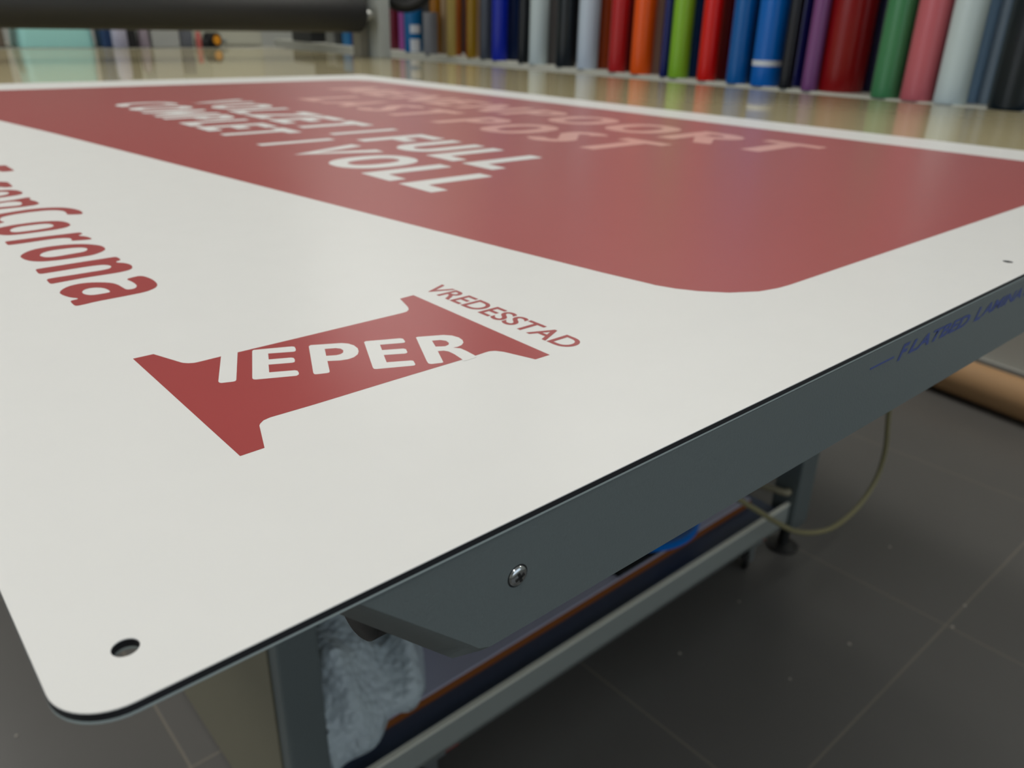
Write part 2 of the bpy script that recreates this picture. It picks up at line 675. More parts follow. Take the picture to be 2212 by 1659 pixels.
leg(2.02, 2.44, 4.4, 4.62, -7.2)
leg(11.25, 11.78, 4.3, 4.75, -7.0)
leg(2.02, 2.44, 14.0, 14.3, -7.2)
leg(11.12, 11.66, 14.0, 14.4, -7.40)
leg(2.02, 2.44, 23.8, 24.1, -7.2)
leg(11.12, 11.66, 23.8, 24.2, -7.40)
for (x, y) in ((11.5, 4.52), (11.4, 14.2), (11.4, 24.0), (2.23, 24.0), (2.23, 14.15), (2.23, 4.5)):
    bm = bmesh.new()
    lathe(bm, [(0, 0), (0.26 * H, 0), (0.28 * H, 0.03 * H), (0.1 * H, 0.09 * H), (0.08 * H, (0.51 if x == 11.5 else 0.12 if x > 9 else 0.31) * H), (0, (0.51 if x == 11.5 else 0.12 if x > 9 else 0.31) * H)], 24, Matrix.Translation(Vector((x * H, y * H, 0))))
    link('levelling_foot', bm, DARK, TB, smooth=True)

bm = bmesh.new()
lbox(bm, 2.44, 11.25, 4.40, 4.46, -6.88, -6.461)
lbox(bm, 2.44, 11.25, 4.40, 4.95, -6.88, -6.82)
link('lower_rail', bm, GREYL, TB)
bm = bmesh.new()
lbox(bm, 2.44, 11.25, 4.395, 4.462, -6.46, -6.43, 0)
link('rail_lip', bm, mat('pale_rail_edge', (240, 240, 226), 0.5), TB)  # top edge coloured much paler than the rail
bm = bmesh.new()
lbox(bm, 2.44, 11.12, 4.51, 14.0, -6.66, -6.56)
link('lower_shelf', bm, mat('navy_grey_shelf', (74, 88, 112), 0.5), TB)
for xa in (2.2, 10.9):
    bm = bmesh.new()
    lbox(bm, xa, xa + .25, 4.95, 13.9, -6.98, -6.86)
    link('cross_rail', bm, GREYL, TB)


def caster(x, y):
    """swivel caster below the rail: plate, fork, wheel, red brake pedal"""
    c = empty('caster', L(x, y, 0) - Vector((0, 0, TZ)))
    c.parent = TB
    r = 0.20 * H
    bm = bmesh.new()
    lathe(bm, [(0, -.055 * H), (r * .8, -.055 * H), (r, -.03 * H), (r, .03 * H), (r * .8, .055 * H), (0, .055 * H)], 28,
          Matrix.Translation(Vector((0, 0, r))) @ Matrix.Rotation(math.radians(90), 4, 'X') @ Matrix.Rotation(0.5, 4, 'Y'))
    link('wheel', bm, DARK, c, smooth=True)
    bm = bmesh.new()
    for s in (-1, 1):
        box(bm, -.08 * H, .08 * H, s * .085 * H - .012 * H, s * .085 * H + .012 * H, r * .8, 0.46 * H)
    box(bm, -.13 * H, .13 * H, -.097 * H, .097 * H, 0.46 * H, 0.52 * H)
    link('fork', bm, mat('zinc_plate', (170, 178, 180), 0.3, metal=0.8), c)
    bm = bmesh.new()
    box(bm, -.16 * H, .16 * H, -.16 * H, .16 * H, 0.52 * H, 0.60 * H)
    link('mounting_plate', bm, mat('zinc_plate', (170, 178, 180)), c)
    bm = bmesh.new()
    box(bm, .14 * H, .42 * H, -.09 * H, .07 * H, 0.44 * H, 0.50 * H, .012 * H)
    link('brake_pedal', bm, mat('red_plastic', (190, 40, 30), 0.4), c)
    return c


for cx_, cy_ in ((10.45, 4.60), (3.75, 4.60), (10.35, 13.5), (3.85, 13.5)):
    caster(cx_, cy_)

# ---------------------------------------------------------------- things on the lower shelf
bm = bmesh.new()
box(bm, 2.62 * H, 10.85 * H, 4.86 * H, 12.5 * H, TZ - 6.559 * H, TZ - 6.46 * H)
o = link('board_stack', bm, mat('brown_board_edge', (150, 84, 30), 0.7))
tag(o, 'brown-edged wooden board lying on the lower shelf of the table', 'board')
bm = bmesh.new()
box(bm, 2.62 * H, 10.85 * H, 4.88 * H, 12.5 * H, TZ - 6.459 * H, TZ - 6.42 * H)
o = link('plastic_sheet', bm, mat('lavender_grey_sheet', (188, 188, 208), 0.35))
tag(o, 'lavender grey plastic sheet lying on the brown board under the table', 'sheet')

bm = bmesh.new()
N1, N2 = 70, 80
g = []
for i in range(N1 + 1):
    row = []
    for j in range(N2 + 1):
        u, v = i / N1, j / N2
        x = 2.56 + u * (1.45 + 2.2 * v + 0.2 * math.sin(9 * v))
        y = 4.60 + v * 6.0 + 0.05 * math.sin(13 * u) + 0.30 * u
        edge = min(1, 6 * u, 6 * (1 - u), 8 * v + .1, 6 * (1 - v))
        z = -6.40 + edge * (0.42 + 0.32 * math.sin(3.3 * u + 2.0 * v) + 0.16 * math.sin(9 * u - 6 * v) + 0.07 * math.sin(23 * u + 19 * v))
        z = max(z, -6.40)
        if y < 4.86:
            z -= min(0.145, (4.86 - y) * 1.6)
        row.append(bm.verts.new((x * H, y * H, TZ + z * H)))
    g.append(row)
for i in range(N1):
    for j in range(N2):
        bm.faces.new((g[i][j], g[i + 1][j], g[i + 1][j + 1], g[i][j + 1]))
bw = link('bubble_wrap', bm, None or mat('bubble_wrap_plastic', (222, 236, 246), 0.25, var=0.15, scale=30, bump=0.0, alpha=0.72), None, smooth=True)
nt = MATS['bubble_wrap_plastic'].node_tree
vo = nt.nodes.new('ShaderNodeTexVoronoi')
vo.inputs['Scale'].default_value = 85
tcn = [n for n in nt.nodes if n.type == 'TEX_COORD'][0]
nt.links.new(tcn.outputs['Object'], vo.inputs['Vector'])
bp = nt.nodes.new('ShaderNodeBump')
bp.inputs['Strength'].default_value = 0.9
bp.inputs['Distance'].default_value = 0.004
bp.invert = True
nt.links.new(vo.outputs['Distance'], bp.inputs['Height'])
nt.links.new(bp.outputs['Normal'], nt.nodes['Principled BSDF'].inputs['Normal'])
sd = bw.modifiers.new('thickness', 'SOLIDIFY')
sd.thickness = 0.002
tag(bw, 'crumpled translucent bubble wrap heaped at the left end of the lower shelf', 'bubble wrap')

bm = bmesh.new()
box(bm, 7.45 * H, 9.2 * H, 4.89 * H, 6.6 * H, TZ - 6.418 * H, TZ - 6.36 * H, 0.01 * H)
o = link('flat_black_block', bm, mat('matt_black', (10, 11, 13), 0.8))  # plain flat black box on top of the board
tag(o, 'flat black cloth on the board under the table, below the blue disc', 'block')
bm = bmesh.new()
lathe(bm, [(0, 0), (0.97 * H, 0), (1.0 * H, 0.03 * H), (1.0 * H, 0.10 * H), (0.95 * H, 0.12 * H), (0.86 * H, 0.08 * H), (0, 0.08 * H)], 56,
      Matrix.Translation(Vector((8.82 * H, 5.71 * H, TZ - 6.36 * H))))
o = link('plastic_disc', bm, mat('bright_blue_plastic', (0, 120, 220), 0.35), smooth=True)
tag(o, 'round bright blue plastic disc lying on a black cloth below the table', 'disc')

# hanging air hose
pts = [(12.2, 3.8, -0.31), (12.55, 3.8, -2.2), (12.95, 3.8, -4.2), (13.075, 3.8, -5.05), (13.30, 3.8, -5.769), (13.30, 3.8, -6.245), (13.09, 3.8, -6.6), (12.6, 3.8, -6.85), (11.86, 3.8, -6.88),
       (11.17, 3.8, -6.685), (10.49, 3.8, -6.362), (9.978, 3.85, -6.022), (9.332, 3.9, -5.534), (8.738, 4.0, -5.065), (7.5, 4.6, -3.9), (6.4, 5.2, -2.4), (6.0, 5.6, -0.3)]
bm = bmesh.new()
tube(bm, smooth_path([W(*p) for p in pts]), 0.042 * H, 12)
o = link('hose', bm, mat('olive_yellow_hose', (140, 134, 98), 0.4), smooth=True)
tag(o, 'thin yellowish hose hanging in a loop below the table edge', 'hose')
bm = bmesh.new()
tube(bm, smooth_path([W(*p) for p in [(11.235, 4.42, -6.20), (11.12, 4.5, -6.2), (10.9, 5.4, -6.15), (10.5, 6.4, -5.6), (10.2, 7.5, -3.6), (10.1, 8.0, -0.3)]]), 0.06 * H, 10)
o = link('cable', bm, mat('beige_cable', (150, 142, 118), 0.5), smooth=True)
tag(o, 'short beige cable crossing behind the right table leg above the shelf', 'cable')

# ---------------------------------------------------------------- the sign
SG = empty('parking_sign', W(0, 0, 0))
tag(SG, 'large white and red composite parking sign lying flat with lettering and rounded corners', 'sign')
OUT = rrect(0, 8.645, 0, 13.29, 0.105, 12)
HOLES = [(0.131, 0.134, 0.0235), (4.192, 0.126, 0.0235), (8.51, 0.13, 0.0235)]
hl = [circle(*h) for h in HOLES]
slab('face_sheet', sc([OUT] + hl), -0.0026 * H, 0.0, SHEET, SG)
hl2 = [circle(*h) for h in HOLES]
core = slab('core', sc([OUT] + hl2), -0.0182 * H, -0.0026 * H, mat('black_core', (22, 24, 30), 0.5), SG)
slab('back_sheet', sc([OUT] + hl), -0.0242 * H, -0.0182 * H, mat('mill_aluminium', (158, 170, 170), 0.4), SG)

RF = [(1.5386, 8.4183), (1.7256, 7.1365), (1.9255, 5.553), (2.1392, 3.8305), (2.3167, 2.3878), (2.4001, 1.7319), (2.473, 1.1915), (2.5127, 0.9604), (2.5176, 0.9241), (2.5484, 0.8404), (2.5982, 0.7593), (2.6821, 0.6697), (2.799, 0.6024), (2.9022, 0.5793), (2.9825, 0.5735)]
rfl = list(RF)


def arc(cx, cy, r, a0, a1, n=10):
    return [(cx + r * math.cos(math.radians(a0 + (a1 - a0) * k / n)), cy + r * math.sin(math.radians(a0 + (a1 - a0) * k / n))) for k in range(n + 1)]


rfl += arc(7.90 - .45, 0.5735 + .45, .45, -90, 0)
rfl += arc(7.90 - .55, 12.12 - .55, .55, 0, 90)
rfl += arc(0.98 + .45, 12.12 - .45, .45, 90, 172)
ZP = 0.0005
slab('red_field', sc([rfl]), ZP * .4 * H, ZP * H, RED, SG)
EMBLEM = [[[(0.562,1.4387),(0.6252,1.4378),(0.6665,1.3217),(0.6721,1.3087),(0.6833,1.2965),(0.6985,1.2879),(0.7112,1.2865),(0.7848,1.2873),(0.8402,1.2871),(1.0478,1.2844),(1.4795,1.2807),(1.4998,1.2829),(1.519,1.2981),(1.5334,1.3237),(1.5655,1.4256),(1.6322,1.43),(1.6295,0.6407),(1.5666,0.642),(1.5272,0.7554),(1.5109,0.7794),(1.4932,0.7886),(1.4757,0.7892),(1.4314,0.7872),(1.3793,0.7894),(1.3782,0.7871),(1.1228,0.7888),(0.8484,0.7875),(0.715,0.7905),(0.6931,0.7855),(0.6775,0.7727),(0.6705,0.7628),(0.6275,0.6411),(0.5623,0.64)]]]
IEPER = [[[(0.7896,1.296),(0.6999,1.1034),(0.6996,1.0936),(0.7037,1.088),(0.7347,1.0758),(0.7415,1.0766),(0.747,1.0832),(0.8447,1.2955)]],[[(0.8822,1.2679),(0.8894,1.2743),(1.0019,1.2255),(1.0067,1.217),(1.0013,1.1977),(0.9944,1.1845),(0.9861,1.1799),(0.9129,1.2163),(0.8923,1.1691),(0.9553,1.1399),(0.9599,1.1318),(0.9559,1.1155),(0.9473,1.1005),(0.9389,1.0993),(0.8735,1.1311),(0.8481,1.0736),(0.9169,1.0397),(0.9214,1.032),(0.9173,1.0147),(0.9109,1.0035),(0.9015,0.9989),(0.7935,1.0487),(0.7885,1.055),(0.7889,1.0641)]],[[(1.0456,1.1917),(1.0553,1.1984),(1.1457,1.1518),(1.161,1.134),(1.1677,1.1075),(1.1639,1.0772),(1.1526,1.0533),(1.1373,1.0332),(1.1148,1.0192),(1.0911,1.0157),(1.0649,1.0231),(1.032,1.0437),(0.9967,0.9662),(0.9919,0.9602),(0.9843,0.9596),(0.9536,0.9717),(0.9496,0.9773),(0.9524,0.9889)],[(1.0758,1.1397),(1.1076,1.1242),(1.1183,1.1101),(1.1178,1.0918),(1.1073,1.075),(1.0936,1.0675),(1.0787,1.0683),(1.0501,1.0836)]],[[(1.2101,1.1131),(1.2186,1.1163),(1.3254,1.0678),(1.331,1.0583),(1.3225,1.0331),(1.3158,1.0257),(1.308,1.0268),(1.239,1.0594),(1.2185,1.0147),(1.2813,0.9824),(1.285,0.9729),(1.2743,0.9486),(1.2685,0.9439),(1.2614,0.9431),(1.1996,0.9752),(1.1738,0.9181),(1.243,0.8828),(1.2474,0.875),(1.2365,0.8487),(1.2298,0.8428),(1.2231,0.8446),(1.1199,0.8922),(1.1144,0.8982),(1.1167,0.9091)]],[[(1.3728,1.0408),(1.3806,1.0419),(1.4623,1.0017),(1.4818,0.9793),(1.4889,0.9503),(1.4845,0.9235),(1.4728,0.9029),(1.4537,0.8886),(1.4344,0.8844),(1.4156,0.8876),(1.4318,0.8673),(1.4335,0.8377),(1.4312,0.7868),(1.4252,0.7734),(1.3728,0.7736),(1.3782,0.7871),(1.3852,0.8385),(1.3845,0.8696),(1.3758,0.8857),(1.3579,0.8941),(1.3165,0.8074),(1.3096,0.8058),(1.2767,0.8196),(1.2732,0.8284),(1.2791,0.8456)],[(1.3983,0.9828),(1.4246,0.9703),(1.4357,0.9517),(1.4318,0.93),(1.4205,0.9174),(1.4034,0.9134),(1.3758,0.9303)]]]
CORONA = [[[(0.5628,2.2965),(0.5693,2.3115),(0.5811,2.3279),(0.5981,2.3456),(0.6166,2.3573),(0.6366,2.363),(0.6567,2.3641),(0.6769,2.3604),(0.698,2.3511),(0.7199,2.336),(0.7371,2.3211),(0.7496,2.3063),(0.7586,2.2902),(0.7642,2.2727),(0.7678,2.2529),(0.7694,2.2308),(0.7709,2.2085),(0.7722,2.1859),(0.7776,2.1728),(0.7872,2.1691),(0.7962,2.1691),(0.8046,2.173),(0.8118,2.1804),(0.8178,2.1914),(0.8219,2.2039),(0.8241,2.2181),(0.8249,2.236),(0.8245,2.2576),(0.8221,2.281),(0.8177,2.3061),(0.8252,2.3215),(0.8445,2.3274),(0.8594,2.3309),(0.8698,2.332),(0.8785,2.3277),(0.8854,2.318),(0.8916,2.2986),(0.897,2.2695),(0.8991,2.2405),(0.8979,2.2115),(0.8953,2.1879),(0.8913,2.1698),(0.885,2.1534),(0.8765,2.139),(0.8657,2.1266),(0.8523,2.1162),(0.8381,2.108),(0.8228,2.102),(0.8032,2.0984),(0.7434,2.0949),(0.7194,2.094),(0.6522,2.0929),(0.6257,2.09),(0.5967,2.0846),(0.578,2.0824),(0.5696,2.0834),(0.5644,2.0874),(0.5625,2.0943),(0.5617,2.1119),(0.5622,2.1401),(0.5655,2.156),(0.5717,2.1597),(0.579,2.1619),(0.5875,2.1625),(0.5927,2.1656),(0.5947,2.1712),(0.5908,2.1806),(0.581,2.1938),(0.5729,2.2096),(0.5665,2.228),(0.562,2.2455),(0.5595,2.262),(0.5586,2.275),(0.5592,2.2843)],[(0.6341,2.2554),(0.6412,2.2666),(0.651,2.2743),(0.6637,2.2784),(0.6767,2.2772),(0.6901,2.2706),(0.7007,2.2607),(0.7086,2.2475),(0.7137,2.2329),(0.7161,2.2169),(0.7168,2.2021),(0.7161,2.1886),(0.7126,2.1805),(0.7062,2.1779),(0.6922,2.177),(0.6706,2.1777),(0.6549,2.1806),(0.6449,2.1858),(0.6371,2.1942),(0.6312,2.206),(0.628,2.2171),(0.6274,2.2274),(0.628,2.2368),(0.6297,2.2455)]],[[(0.5669,2.6834),(0.5748,2.6857),(0.5908,2.687),(0.7459,2.6895),(0.7699,2.6898),(0.8637,2.6908),(0.8788,2.6902),(0.885,2.6888),(0.8894,2.6833),(0.8918,2.6737),(0.8927,2.657),(0.892,2.6332),(0.8849,2.6184),(0.8713,2.6128),(0.8644,2.6054),(0.8643,2.5962),(0.871,2.584),(0.8847,2.5688),(0.8938,2.5496),(0.8983,2.5266),(0.899,2.5056),(0.8958,2.4868),(0.8908,2.471),(0.8839,2.4583),(0.8749,2.4488),(0.8639,2.4423),(0.8495,2.4371),(0.8318,2.4331),(0.8109,2.4315),(0.7011,2.4357),(0.6772,2.4353),(0.5908,2.4287),(0.5759,2.4274),(0.57,2.4266),(0.5653,2.4288),(0.562,2.434),(0.5607,2.4486),(0.5622,2.4925),(0.5694,2.5062),(0.583,2.5096),(0.6018,2.5107),(0.6482,2.5087),(0.6722,2.5081),(0.7708,2.5077),(0.7898,2.5098),(0.8037,2.5141),(0.8143,2.521),(0.8215,2.5305),(0.8259,2.5407),(0.8272,2.5518),(0.8252,2.5633),(0.8197,2.5753),(0.8115,2.5845),(0.8006,2.5908),(0.786,2.5954),(0.7677,2.5982),(0.7466,2.5996),(0.6958,2.5996),(0.6719,2.5994),(0.5868,2.5976),(0.5721,2.5983),(0.5666,2.6001),(0.5627,2.6048),(0.5603,2.6123),(0.5598,2.628),(0.5622,2.6703)]],[[(0.5645,2.9494),(0.5725,2.9674),(0.5851,2.9868),(0.6022,3.0074),(0.6214,3.0235),(0.6429,3.035),(0.6671,3.0423),(0.6941,3.0456),(0.7196,3.0458),(0.765,3.0402),(0.7891,3.033),(0.8133,3.0214),(0.8346,3.0073),(0.8531,2.9908),(0.8696,2.9708),(0.8841,2.9472),(0.8931,2.9254),(0.8965,2.9053),(0.8973,2.8855),(0.8955,2.8659),(0.8916,2.8495),(0.8858,2.8364),(0.8764,2.8233),(0.8636,2.8101),(0.8469,2.7968),(0.8264,2.7832),(0.8023,2.7758),(0.7748,2.7746),(0.749,2.7744),(0.6887,2.7768),(0.6651,2.7805),(0.6258,2.7915),(0.6059,2.8031),(0.5891,2.8197),(0.5768,2.8383),(0.569,2.8587),(0.5637,2.8796),(0.5608,2.9007),(0.5597,2.9186),(0.5603,2.9331)],[(0.637,2.9206),(0.6449,2.9367),(0.6589,2.9508),(0.6789,2.9628),(0.702,2.9684),(0.728,2.9674),(0.7537,2.9644),(0.7791,2.9595),(0.7994,2.9519),(0.8147,2.9416),(0.8245,2.9297),(0.829,2.9162),(0.8285,2.9011),(0.823,2.8845),(0.8145,2.8714),(0.803,2.8618),(0.7848,2.8562),(0.7598,2.8547),(0.7339,2.8519),(0.707,2.8478),(0.6853,2.8466),(0.6687,2.8481),(0.6552,2.8538),(0.6449,2.8637),(0.6375,2.8756),(0.6332,2.8896),(0.6315,2.9006),(0.6325,2.9086)]],[[(0.566,3.2603),(0.5726,3.2627),(0.5879,3.2638),(0.7099,3.2618),(0.7339,3.2608),(0.8666,3.2519),(0.8815,3.2495),(0.8873,3.2463),(0.8909,3.2371),(0.8921,3.2219),(0.8912,3.2115),(0.8883,3.2058),(0.8824,3.201),(0.8737,3.1969),(0.869,3.19),(0.8683,3.1802),(0.8733,3.1688),(0.884,3.1558),(0.8922,3.1371),(0.8978,3.1126),(0.8995,3.0948),(0.8974,3.0838),(0.8931,3.0769),(0.8867,3.0741),(0.8721,3.0764),(0.8215,3.0931),(0.8125,3.1037),(0.8175,3.1174),(0.8204,3.1307),(0.8214,3.1435),(0.8188,3.1542),(0.8127,3.1627),(0.8034,3.1702),(0.7912,3.1767),(0.774,3.1817),(0.752,3.1854),(0.729,3.1863),(0.6438,3.18),(0.6188,3.1792),(0.5927,3.1793),(0.5763,3.18),(0.5697,3.1811),(0.5649,3.1841),(0.562,3.1891),(0.5609,3.2036),(0.5623,3.247)]],[[(0.6166,3.5835),(0.6547,3.5979),(0.6778,3.6032),(0.7316,3.6077),(0.7578,3.6072),(0.7863,3.604),(0.8141,3.5971),(0.8412,3.5864),(0.8626,3.5724),(0.8782,3.5553),(0.8894,3.5341),(0.896,3.509),(0.899,3.4837),(0.8984,3.4583),(0.8955,3.439),(0.8901,3.4259),(0.8802,3.412),(0.8658,3.3974),(0.8451,3.3862),(0.8181,3.3784),(0.7927,3.374),(0.7405,3.3715),(0.7146,3.3706),(0.6868,3.3699),(0.6596,3.3714),(0.6332,3.3752),(0.6139,3.3802),(0.6017,3.3866),(0.5902,3.3963),(0.5793,3.4093),(0.5706,3.4221),(0.5641,3.4346),(0.559,3.4527),(0.5554,3.4762),(0.5549,3.4975),(0.5575,3.5167),(0.5641,3.5347),(0.5744,3.5513),(0.5861,3.5645),(0.5989,3.5743)],[(0.6354,3.4976),(0.6424,3.5142),(0.655,3.5282),(0.6733,3.5397),(0.6944,3.5458),(0.7373,3.5471),(0.7612,3.5466),(0.7849,3.5448),(0.8028,3.5384),(0.8148,3.5275),(0.8224,3.5114),(0.8256,3.4903),(0.8249,3.4731),(0.8202,3.4596),(0.8136,3.4491),(0.805,3.4414),(0.7889,3.4353),(0.7528,3.4284),(0.7269,3.4257),(0.6987,3.4247),(0.6756,3.425),(0.6575,3.4265),(0.644,3.4323),(0.6351,3.4424),(0.6302,3.4532),(0.6293,3.4645),(0.6296,3.4749),(0.6311,3.4845)]],[[(0.6819,3.9192),(0.722,3.9307),(0.7453,3.9364),(0.8068,3.9488),(0.8306,3.9504),(0.8681,3.948),(0.8913,3.9431),(0.927,3.93),(0.9493,3.9164),(0.9712,3.8975),(0.9879,3.8775),(1.0055,3.8447),(1.014,3.8225),(1.0238,3.7823),(1.0267,3.756),(1.0268,3.7268),(1.0244,3.7028),(1.0193,3.6842),(1.0138,3.6723),(1.0077,3.6672),(0.9939,3.6701),(0.9546,3.69),(0.9462,3.7064),(0.9508,3.7284),(0.9536,3.7518),(0.9546,3.7766),(0.9525,3.7974),(0.9472,3.8141),(0.9384,3.8294),(0.9261,3.8434),(0.9107,3.855),(0.892,3.8644),(0.8707,3.8696),(0.8134,3.8723),(0.7896,3.8707),(0.7297,3.8593),(0.7072,3.8516),(0.6738,3.8343),(0.6584,3.8187),(0.6487,3.7986),(0.6422,3.7779),(0.6391,3.7565),(0.6388,3.7376),(0.6413,3.7212),(0.6446,3.7087),(0.6486,3.7),(0.6471,3.6924),(0.6401,3.6859),(0.6334,3.6807),(0.627,3.6767),(0.6193,3.6808),(0.6104,3.693),(0.602,3.7134),(0.5942,3.7421),(0.5911,3.7685),(0.5941,3.8117),(0.6003,3.8344),(0.6203,3.8753),(0.6368,3.8936),(0.6591,3.9085)]],[[(0.5668,4.2261),(0.7238,4.2525),(0.7474,4.2565),(0.7893,4.2634),(0.8122,4.2701),(0.8611,4.2909),(0.8771,4.2959),(0.8871,4.2963),(0.893,4.2885),(0.8949,4.2724),(0.8916,4.2546),(0.883,4.2351),(0.882,4.2139),(0.8937,4.1738),(0.8979,4.1503),(0.9006,4.1077),(0.8996,4.09),(0.8959,4.0787),(0.8884,4.0667),(0.877,4.0541),(0.8595,4.0456),(0.8069,4.0362),(0.7831,4.0347),(0.7061,4.0389),(0.6822,4.038),(0.5766,4.0243),(0.5637,4.0345),(0.5619,4.058),(0.5727,4.072),(0.6936,4.0953),(0.7172,4.0959),(0.7533,4.0906),(0.7745,4.089),(0.7933,4.0893),(0.8071,4.0983),(0.8161,4.116),(0.8223,4.1376),(0.8256,4.1632),(0.8222,4.1848),(0.8121,4.2025),(0.7981,4.2141),(0.7802,4.2196),(0.7603,4.2196),(0.7383,4.2141),(0.7156,4.2088),(0.5723,4.1764),(0.5591,4.1863),(0.5563,4.2115)]],[[(0.5912,4.4704),(0.6357,4.5429),(0.6523,4.5592),(0.7275,4.6032),(0.7498,4.6107),(0.7937,4.6161),(0.8161,4.6142),(0.8372,4.6077),(0.8569,4.594),(0.8752,4.5734),(0.8868,4.5513),(0.8953,4.5101),(0.8971,4.4872),(0.8957,4.4647),(0.89,4.4435),(0.8802,4.4234),(0.866,4.4085),(0.8475,4.3987),(0.8266,4.391),(0.7705,4.3777),(0.7469,4.3738),(0.7062,4.3702),(0.698,4.3756),(0.7056,4.3884),(0.7195,4.4013),(0.7601,4.4273),(0.7791,4.438),(0.7971,4.4466),(0.8112,4.4588),(0.8215,4.4746),(0.8281,4.4939),(0.831,4.5166),(0.8232,4.5372),(0.8047,4.5555),(0.7835,4.5632),(0.7181,4.5554),(0.6979,4.5453),(0.6624,4.5084),(0.6515,4.4881),(0.6396,4.4355),(0.6386,4.4119),(0.6464,4.3562),(0.6419,4.3381),(0.6295,4.3257),(0.6162,4.3292),(0.5887,4.3671),(0.5822,4.3888),(0.5845,4.4482)]],[[(0.6549,4.8397),(0.7604,4.9077),(0.7824,4.9149),(0.8519,4.919),(0.8713,4.9125),(0.886,4.8981),(0.8948,4.8834),(0.8977,4.8683),(0.8986,4.8488),(0.8957,4.7727),(0.895,4.7483),(0.8945,4.7235),(0.8908,4.7051),(0.8838,4.6934),(0.8723,4.6898),(0.8561,4.6943),(0.8441,4.7026),(0.8362,4.7146),(0.8311,4.7234),(0.8288,4.7291),(0.8157,4.7325),(0.7507,4.7355),(0.7277,4.7313),(0.6785,4.7099),(0.6654,4.717),(0.6469,4.8214)]],[[(0.8739,5.5688),(0.9787,5.5761),(0.999,5.5768),(1.0157,5.5764),(1.0242,5.5642),(1.0243,5.5244),(1.0245,5.5004),(1.0255,5.3285),(1.0237,5.3102),(1.0199,5.2978),(1.0035,5.2914),(0.9747,5.2909),(0.9564,5.2933),(0.9487,5.2984),(0.9453,5.313),(0.9462,5.3371),(0.935,5.3516),(0.8515,5.3689),(0.8411,5.3833),(0.8606,5.556)]]]
em = slab('emblem', sc(EMBLEM[0]), ZP * .4 * H, ZP * H, RED, SG)
tag(em, 'red letter-shaped emblem')
ltr = slab('lettering', sc([lp for g_ in IEPER for lp in g_]), ZP * 1.2 * H, ZP * 1.8 * H, SHEET, SG)
ltr.parent = em
tag(ltr, 'white IEPER lettering')
tag(slab('lettering', sc([lp for g_ in CORONA for lp in g_]), ZP * .4 * H, ZP * H, RED, SG), 'red lettering')
Z2 = ZP * 2
tag(word('lettering', 'VREDESSTAD', 1.475, 0.645, 1.706, 1.807, ZP, RED, SG, 0.016), 'small red VREDESSTAD lettering')
for body, ya, yb, xb, xt, m, lab in (
        ('COMPLET', 9.60, 6.12, 2.91, 3.61, SHEET, 'white COMPLET lettering'),
        ('I', 5.62, 5.50, 2.91, 3.61, SHEET, 'white bar'),
        ('VOLL', 5.18, 3.07, 2.905, 3.60, SHEET, 'white VOLL lettering'),
        ('VOLZET', 9.52, 6.25, 3.77, 4.49, SHEET, 'white VOLZET lettering'),
        ('I', 5.92, 5.80, 3.77, 4.49, SHEET, 'white bar'),
        ('FULL', 5.42, 3.50, 3.77, 4.49, SHEET, 'white FULL lettering'),
        ('LAST', 9.25, 6.70, 5.17, 6.04, SALMON, 'salmon LAST lettering'),
        ('POST', 6.24, 3.62, 5.17, 6.04, SALMON, 'salmon POST lettering'),
        ('MENENPOORT', 10.55, 2.70, 6.34, 7.16, SALMON, 'salmon MENENPOORT lettering')):
    tag(stroke_word('lettering', body, ya, yb, xb, xt, Z2, m, SG), lab)

# ---------------------------------------------------------------- gantry with the big black roller
GT = empty('roller_gantry', (0, 0, 0), -0.004)
tag(GT, 'gantry across the table carrying a big black rubber roller', 'roller gantry')
GY = 20.0
RUB = mat('black_rubber', (32, 32, 31), 0.55, var=0.03)
bm = bmesh.new()
rr = 0.49 * H
lathe(bm, [(0, 0), (rr * .55, 0), (rr * .93, 0), (rr, rr * .1), (rr, 11.5 * H - rr * .1), (rr * .93, 11.5 * H), (0, 11.5 * H)], 48,
      Matrix.Translation(L(1.12, GY, 1.12)) @ Matrix.Rotation(math.radians(90), 4, 'Y'))
link('roller', bm, RUB, GT, smooth=True)
bm = bmesh.new()
lathe(bm, [(0, 0), (0.15 * H, 0), (0.17 * H, .02 * H), (0.17 * H, .22 * H), (0.11 * H, .25 * H), (0.11 * H, .5 * H), (0, .5 * H)], 24,
      Matrix.Translation(L(12.66, GY, 1.08)) @ Matrix.Rotation(math.radians(90), 4, 'Y'))
link('axle_end', bm, mat('bright_steel', (225, 225, 220), 0.25, metal=0.9), GT, smooth=True)
bm = bmesh.new()
lbox(bm, 12.72, 12.98, GY + 0.2, GY + 0.6, -0.0245, 2.6, 0.02)
link('side_plate', bm, mat('warm_grey_plate', (120, 117, 106), 0.5), GT)
bm = bmesh.new()
lbox(bm, 13.04, 13.42, GY - 0.3, GY + 0.5, -0.0245, 3.0, 0.02)
link('post', bm, mat('cool_grey_post', (165, 170, 167), 0.45), GT)
